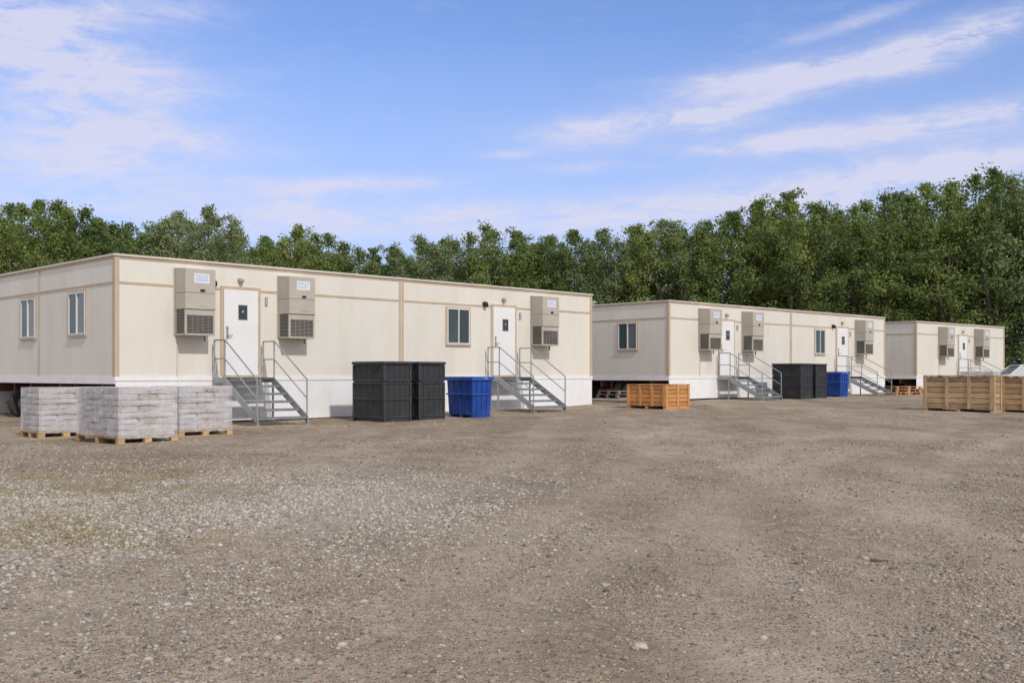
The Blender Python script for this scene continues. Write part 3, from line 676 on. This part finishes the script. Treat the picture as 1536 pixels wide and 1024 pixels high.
def car(px, py, a, label):
    s = thing('parked_car', label, 'car', (px,py,g(px,py)), a)
    b = MB(); W = .84
    prof_ = [(-2.1,.30),(-2.15,.55),(-2.08,.80),(-1.5,.86),(1.0,.88),(1.95,.76),(2.15,.58),(2.12,.30)]
    n = len(prof_); vs = [(x,-W,z) for x,z in prof_]+[(x,W,z) for x,z in prof_]
    b.add(vs, [tuple(range(n)), tuple(range(n,2*n))[::-1]]+[(i,(i+1)%n,(i+1)%n+n,i+n) for i in range(n)])
    b.build('body', M['car_paint'], s, bevel=.04)
    c = MB(); c.hexa([(-1.6,-.76,.872),(1.05,-.76,.872),(1.05,.76,.872),(-1.6,.76,.872)],[(-1.05,-.6,1.26),(.25,-.6,1.26),(.25,.6,1.26),(-1.05,.6,1.26)]); c.build('window_band', M['glass_grey'], s, bevel=.02)
    c = MB(); c.box(-1.10,.30,-.62,.62,1.261,1.31)
    for y in (-1,1):
        for (x0,x1) in ((-1.62,-1.07),(1.07,.27),(-.35,-.35)): c.bar((x0,y*.775,.872),(x1,y*.61,1.275),.07,.06)
    c.build('car_roof', M['car_paint'], s, bevel=.01)
    for x in (-1.35,1.3):
        for y in (-1,1):
            t = MB(); t.tube((x,y*.68,.31),(x,y*.87,.31),.31,n=24); w_ = t.build('wheel', M['rubber'], s, bevel=.02)
            t = MB(); t.tube((x,y*.871,.31),(x,y*.885,.31),.2,n=20); t.build('wheel_rim', M['rim'], w_)
    for y in (-.62,.62):
        one_box('tail_light', M['lamp_red'], s, -2.165,-2.12,y-.16,y+.16,.60,.76, bevel=.01); one_box('headlight', M['lamp_clear'], s, 2.09,2.15,y-.16,y+.16,.56,.70, bevel=.01)
    one_box('bumper', M['black2'], s, -2.22,-2.1,-.8,.8,.28,.45, bevel=.02); one_box('bumper', M['black2'], s, 2.08,2.21,-.8,.8,.28,.45, bevel=.02)
    return s
car(24.3, 47.8, -.05, 'pale grey white parked car, far off at the right edge behind the wooden crates')

def flat_pallet(px, py, z, a, label, group, wood='grey_wood'):
    w, d = 1.2, 1.0; b = MB()
    for y0 in (0, d/2-.05, d-.1):
        b.box(0,w,y0,y0+.1,0,.018)
        for x0 in (0,w/2-.06,w-.12): b.box(x0,x0+.12,y0+.003,y0+.097,.018,.1)
    s = thing('pallet', label, 'pallet', (px,py,z), a, group); b.build('blocks', M[wood], s)
    b = MB()
    for q in range(7): x0 = w*q/7; b.box(x0+.012,x0+w/7-.012,0,d,.1,.12)
    b.build('deck_boards', M[wood], s)
zb = g(3.6,36.6)
for k, nm in enumerate(('bottom', 'middle', 'topmost')):
    flat_pallet(3.7+random.uniform(-.04,.04), 36.2, zb+k*.121, A2+random.uniform(-.05,.05), f'{nm} grey empty pallet of the low stack between the two larger trailers', 'pallets stacked between the trailers')
for k in range(4):
    b = MB(); x0, y0 = 4.3+k*.16, 34.9+k*.1; b.tube((x0,y0,0),(x0-1.5,y0+1.9,0),.055,n=12)
    o = b.build('pipe', M['pipe']); o.location.z = g(4,35.5)+.055
    tag(o, 'pale plastic pipe lying on the gravel left of the orange crate', 'pipe', 'pale pipes lying behind the orange crate')
for k, nm in enumerate(('bottom', 'middle', 'topmost')):
    flat_pallet(16.3+random.uniform(-.04,.04), 44.0, g(16.4,44.3)+k*.122, .15+random.uniform(-.06,.06), f'{nm} brown pallet of the left stack between the middle and farthest trailers', 'brown pallets between the middle and farthest trailers', 'brown_pallet')
    if k < 2: flat_pallet(17.75+random.uniform(-.04,.04), 44.9, g(17.9,45.2)+k*.122, .3+random.uniform(-.06,.06), f'{("bottom","upper")[k]} brown pallet of the right stack between the middle and farthest trailers', 'brown pallets between the middle and farthest trailers', 'brown_pallet')

# ------------------------------------------------------------------ trees
def tube_rings(V, Fc, pts, rad, n=6):
    o = len(V)
    for i, p in enumerate(pts):
        d = (Vector(pts[min(i+1,len(pts)-1)])-Vector(pts[max(i-1,0)])).normalized()
        up = Vector((1,0,0)) if abs(d.z) > .8 else Vector((0,0,1)); a = d.cross(up).normalized(); b = a.cross(d)
        for k in range(n): V.append(tuple(Vector(p)+(a*math.cos(2*math.pi*k/n)+b*math.sin(2*math.pi*k/n))*rad[i]))
    for i in range(len(pts)-1):
        for k in range(n): Fc.append((o+i*n+k, o+i*n+(k+1)%n, o+(i+1)*n+(k+1)%n, o+(i+1)*n+k))
def tree_meshes(seed, Rr, base, expo, nb, lpc, lsize, leafm):
    r = random.Random(seed); q = np.random.default_rng(seed); H = 10.
    V = []; Fc = []; C = []
    nl = r.choice((3,4,4))
    stems = []
    for i in range(nl):
        az = i*2*math.pi/nl+r.uniform(-.5,.5); sp = (0 if i == 0 else Rr*r.uniform(.38,.64)); top = H*(1. if i == 0 else r.uniform(.80,.95)); fork = r.uniform(1.4,3.4)
        pts = [Vector((0,0,-.3 if i == 0 else fork-.2)), Vector((.1*math.cos(az),.1*math.sin(az),fork)), Vector((sp*.65*math.cos(az),sp*.65*math.sin(az),(fork+top)/2)), Vector((sp*math.cos(az),sp*math.sin(az),top*.96))]
        tube_rings(V, Fc, pts, [.16 if i == 0 else .1,.12,.07,.012]); stems.append((pts, top, sp, az))
    def at(pts, h):
        for a, b in zip(pts, pts[1:]):
            if a.z <= h <= b.z: return a.lerp(b, (h-a.z)/(b.z-a.z))
        return pts[-1].copy()
    for i, (pts, top, sp, saz) in enumerate(stems):
        m = int(nb*(.42 if i == 0 else .58/(nl-1)))
        b0 = base if i == 0 else max(base, pts[1].z)
        for k in range(m):
            u = (k+r.random())/m; h = b0+(top-b0)*u*.99; tt = (h-b0)/(top-b0)
            az = r.uniform(0,6.28) if i == 0 else saz+r.gauss(0,1.2)
            prof = .8+.2*min(1,tt/.2) if tt < .2 else max(.14, (1-((tt-.2)/.8)**expo))
            ln = Rr*(.95 if i == 0 else .64)*prof*r.choice((.5,.75,.9,1.,1.1,1.25)); p0 = at(pts, h); rise = r.uniform(.1,.8)+.6*tt
            d = Vector((math.cos(az),math.sin(az),rise)).normalized()
            p1 = p0+d*ln*.55; p2 = p0+d*ln+Vector((0,0,.06*ln)); p2.z = min(p2.z, H*.975)
            tube_rings(V, Fc, [p0,p1,p2], [.04*(1-tt)+.012,.022*(1-tt)+.008,.006], 4)
            fs = (.35,.6,.82,1.) if ln > 1 else (.5,1.)
            for f in fs:
                c = (p0.lerp(p1, f/.55) if f < .55 else p1.lerp(p2,(f-.55)/.45)); sd_ = .10*ln+.06
                C.append((c.x+r.gauss(0,sd_), c.y+r.gauss(0,sd_), c.z+r.gauss(0,sd_*.8), r.uniform(.28,.58)*(1.05-.32*tt)))
        for j in range(3): C.append((pts[-1].x+r.gauss(0,.1), pts[-1].y+r.gauss(0,.1), top-.12-j*.26, .19+.07*j))
    C = np.array(C); n = len(C)*lpc
    ci = np.repeat(np.arange(len(C)), lpc)
    dirs = q.normal(size=(n,3)); dirs /= np.linalg.norm(dirs,axis=1)[:,None]
    rad = q.uniform(.1,1.25,n)**.75
    P = C[ci,:3]+dirs*(C[ci,3]*rad)[:,None]*np.array([1.15,1.15,.98])
    nn = dirs*.6+q.normal(size=(n,3))*.5+np.array([.08,-.12,.5]); nn /= np.linalg.norm(nn,axis=1)[:,None]
    t = np.cross(nn, q.normal(size=(n,3))); t /= np.linalg.norm(t,axis=1)[:,None]; b = np.cross(nn,t)
    s = (lsize*q.uniform(.6,1.3,n))[:,None]
    Q = np.stack([P-t*s, P+b*s*.6, P+t*s, P-b*s*.6],1).reshape(-1,3)
    return (V, Fc), (Q, np.arange(n*4).reshape(-1,4)), leafm
protos = []
specs = [(1,3.0,.6,2.1,80,56,.078,'leaf'),(2,2.7,.5,1.7,76,56,.076,'leaf'),(3,3.2,.7,2.4,84,56,.080,'leaf'),(4,2.5,.5,1.5,72,56,.074,'leaf'),(5,2.8,.6,1.9,78,56,.078,'leaf'),(6,3.0,.8,2.3,72,56,.076,'leaf_pale'),(8,2.7,.5,1.8,76,56,.076,'leaf'),(9,2.9,.6,2.0,76,56,.078,'leaf_pale')]
for sp_ in specs:
    (V,Fc),(Q,QF),lm = tree_meshes(*sp_)
    tm = bpy.data.meshes.new('trunk'); tm.from_pydata([tuple(v) for v in V],[],Fc); tm.materials.append(M['bark']); tm.polygons.foreach_set('use_smooth',[True]*len(Fc))
    co = np_mesh('crown', Q, QF, M[lm]); cm = co.data; bpy.data.objects.remove(co)
    protos.append((tm, cm))
prof = [(-250,300),(-100,285),(0,300),(40,292),(100,300),(150,325),(220,335),(310,312),(350,335),(400,345),(450,338),(510,358),(560,368),(600,356),(650,360),(720,333),(780,348),(830,350),(880,335),(930,350),(985,320),(1030,343),(1080,315),(1130,295),(1190,288),(1250,312),(1320,285),(1380,275),(1430,265),(1490,256),(1536,262),(1620,268),(1800,280)]
def top_at(px): return float(np.interp(px, [p[0] for p in prof], [p[1] for p in prof]))
def line_y(px): return float(np.interp(px, [-250,0,500,900,1300,1800],[56,60,78,76,70,70]))
def region(px, row):
    names = [(175,'at the far left'),(420,'above the left half of the nearest trailer'),(640,'in the dip above the nearest trailer'),(890,'above the right half of the nearest trailer'),(1010,'above the gap between the larger trailers'),(1180,'above the left half of the middle trailer'),(1330,'above the right half of the middle trailer'),(1440,'above the left part of the farthest trailer'),(9999,'at the far right')]
    for lim, s in names:
        if px < lim: break
    rows = ['green leafy tree in front of the wood, ', 'green tree in the second rank, ']
    return rows[row]+s, f'wood, rank {row+1}, '+s
def plant(px, Yd, topy, pi, label=None, group=None):
    Xd = (px-768)/1557*Yd; gb = g(Xd,Yd); H = (562-topy)/1557*Yd+CAM_H-gb; k = H/10
    t = bpy.data.objects.new('tree', None); col.objects.link(t); t.location = (Xd,Yd,gb)
    wd = random.uniform(.92,1.12); hs = max(k, .98)
    t.scale = (hs*wd, hs*wd, k); t.rotation_euler = (0,0,random.uniform(0,6.28)); tag(t, label, 'tree', group)
    tm, cm = protos[pi]
    for nm, me in (('trunk',tm),('crown',cm)):
        o = bpy.data.objects.new(nm, me); col.objects.link(o); o.parent = t
plant(312, 66, 308, 5, 'pale grey-green round tree standing above the left door of the nearest trailer')
plant(1490, 69, 252, 3, 'tallest tree, at the far right above the wooden crates')
px = -200
while px < 1740:
    if abs(px-312) > 30 and abs(px-1490) > 22:
        lb, gr = region(px, 0)
        plant(px, line_y(px)+random.uniform(-1.5,1.5), top_at(px)+random.uniform(-6,16), random.choice((0,1,2,3,4,6,0,2,7)), lb, gr)
    px += random.uniform(38,54)
px = -180
while px < 1720:
    lb, gr = region(px, 1)
    plant(px, line_y(px)+5+random.uniform(-1,1), top_at(px)+random.uniform(0,12), random.choice((0,1,2,2,4,6)), lb, gr); px += random.uniform(34,46)
n = 42000; pxs = rng.uniform(-300,1850,n); Yl = np.interp(pxs,[-250,0,500,900,1300,1800],[56,60,78,76,70,70])+rng.uniform(-1.5,11,n)
Xl = (pxs-768)/1557*Yl; hmax = 4.2+1.6*np.sin(Xl*.5)+1.2*np.sin(Xl*1.3+Yl*.4); Zl = gz(Xl,Yl)+hmax*rng.uniform(0,1,n)**.7
P = np.stack([Xl,Yl,Zl],-1); nn = rng.normal(size=(n,3))+np.array([.2,-.5,.5]); nn /= np.linalg.norm(nn,axis=1)[:,None]
t_ = np.cross(nn, rng.normal(size=(n,3))); t_ /= np.linalg.norm(t_,axis=1)[:,None]; b_ = np.cross(nn,t_); s_ = rng.uniform(.10,.24,n)[:,None]
Q = np.stack([P-t_*s_,P+b_*s_*.6,P+t_*s_,P-b_*s_*.6],1).reshape(-1,3)
tag(np_mesh('undergrowth', Q, np.arange(n*4).reshape(-1,4), M['leaf']), 'dense dark green bushes under the trees behind the trailers', 'undergrowth', kind='stuff')

# ------------------------------------------------------------------ light, sky, camera
el = R(40); sd = Vector((.56*math.cos(el), -.828*math.cos(el), math.sin(el)))
sl = bpy.data.lights.new('sun', 'SUN'); sl.energy = 2.35; sl.angle = R(2.0); sl.color = (1,.95,.87)
so_ = bpy.data.objects.new('sun', sl); col.objects.link(so_); so_.rotation_euler = sd.to_track_quat('Z','Y').to_euler(); so_.location = (10,-20,20)
w = bpy.data.worlds.new('World'); scene.world = w; w.use_nodes = True; nt = w.node_tree; nt.nodes.clear(); L = nt.links.new
out = N(nt,'ShaderNodeOutputWorld'); bg = N(nt,'ShaderNodeBackground'); bg.inputs[1].default_value = .15; L(bg.outputs[0], out.inputs[0])
sky = N(nt,'ShaderNodeTexSky', sky_type='NISHITA', sun_disc=False, sun_elevation=el, sun_rotation=R(146)); sky.air_density = 1.0; sky.dust_density = .6; sky.ozone_density = 2.0
tc = N(nt,'ShaderNodeTexCoord'); sx = N(nt,'ShaderNodeSeparateXYZ'); L(tc.outputs['Generated'], sx.inputs[0])
def Mt(op, *v): return math_n(nt, op, *v)
az = Mt('ARCTAN2', sx.outputs[0], sx.outputs[1]); elv = Mt('ARCSINE', sx.outputs[2])
cv = N(nt,'ShaderNodeCombineXYZ'); L(az, cv.inputs[0]); L(elv, cv.inputs[1])
def cnoise(s, sc, rot, d=6., rough=.62, dist=.6):
    mp = N(nt,'ShaderNodeMapping'); mp.inputs['Scale'].default_value = (sc[0],sc[1],1); mp.inputs['Rotation'].default_value = (0,0,rot); L(cv.outputs[0], mp.inputs[0])
    n = N(nt,'ShaderNodeTexNoise', i_Scale=s, i_Detail=d, i_Roughness=rough, i_Distortion=dist); L(mp.outputs[0], n.inputs[0]); return n.outputs[0]
def blob(px, py, spx, spy, deg, amp):
    a0 = math.atan((px-768)/1557); e0 = math.atan((562-py)/1557*math.cos(a0)); th = R(deg)
    da = Mt('SUBTRACT', az, a0); de = Mt('SUBTRACT', elv, e0)
    p = Mt('ADD', Mt('MULTIPLY', da, math.cos(th)*1557/spx), Mt('MULTIPLY', de, math.sin(th)*1557/spx))
    q = Mt('ADD', Mt('MULTIPLY', da, -math.sin(th)*1557/spy), Mt('MULTIPLY', de, math.cos(th)*1557/spy))
    d2 = Mt('ADD', Mt('MULTIPLY', p, p), Mt('MULTIPLY', q, q))
    return Mt('MULTIPLY', Mt('EXPONENT', Mt('MULTIPLY', d2, -1.)), amp)
blobs = [(1130,122,120,18,4,1.6),(1300,92,160,22,10,1.5),(1450,62,110,22,13,1.4),(960,192,140,22,4,2.0),(1080,172,80,12,10,1.2),(1420,182,260,20,4,1.8),(1180,213,140,11,2,1.5),(1270,38,90,9,12,.7),
         (60,110,200,90,-12,1.3),(200,200,150,18,-3,1.4),(60,50,150,50,-12,.9),(220,15,110,20,5,.8),(520,278,150,13,3,1.4),(1400,245,250,22,4,1.4),(1000,322,500,30,2,1.1),(90,245,190,30,0,1.2),(300,315,400,26,0,1.),(880,252,80,8,2,.9),(1200,292,320,16,5,1.),(760,232,40,6,2,.6)]
tot = None
for b in blobs:
    v = blob(*b); tot = v if tot is None else Mt('ADD', tot, v)
n1 = cnoise(6., (1.,4.2), .16, dist=.9); n2 = cnoise(22., (1.,3.0), .1, rough=.7)
nm = Mt('ADD', Mt('MULTIPLY', n1, .58), Mt('MULTIPLY', n2, .42))
nr = N(nt,'ShaderNodeMapRange', i_1=.39, i_2=.60); L(nm, nr.inputs[0])
cl = Mt('MULTIPLY', tot, Mt('MULTIPLY_ADD', nr.outputs[0], .68, .17))
gen = N(nt,'ShaderNodeMapRange', i_1=.54, i_2=.72, i_3=0., i_4=.3); L(nm, gen.inputs[0])
cl = Mt('MINIMUM', Mt('ADD', cl, Mt('MULTIPLY', gen.outputs[0], .5)), .84)
hz = N(nt,'ShaderNodeMapRange', i_1=.05, i_2=.32, i_3=.74, i_4=.04); L(elv, hz.inputs[0])
skyc = mix(nt, 1., sky.outputs[0], (.80,.88,1.16,1), 'MULTIPLY')
skyc = mix(nt, hz.outputs[0], skyc, (3.35,3.8,5.7,1))
skyc = mix(nt, cl, skyc, (4.8,4.75,5.8,1))
# unseen sky overhead and behind the camera, whitened to add neutral fill light
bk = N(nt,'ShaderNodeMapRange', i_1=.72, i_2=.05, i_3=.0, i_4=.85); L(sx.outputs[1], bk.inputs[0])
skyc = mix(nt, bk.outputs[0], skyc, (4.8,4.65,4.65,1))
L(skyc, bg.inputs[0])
cam = bpy.data.cameras.new('camera'); cam.lens = 36.5; cam.sensor_width = 36; cam.shift_y = 50/1536; cam.clip_end = 4000
co = bpy.data.objects.new('camera', cam); col.objects.link(co); co.location = (0,0,CAM_H); co.rotation_euler = (R(90),0,0); scene.camera = co
scene.view_settings.view_transform = 'Standard'; scene.view_settings.look = 'None'; scene.view_settings.exposure = 0
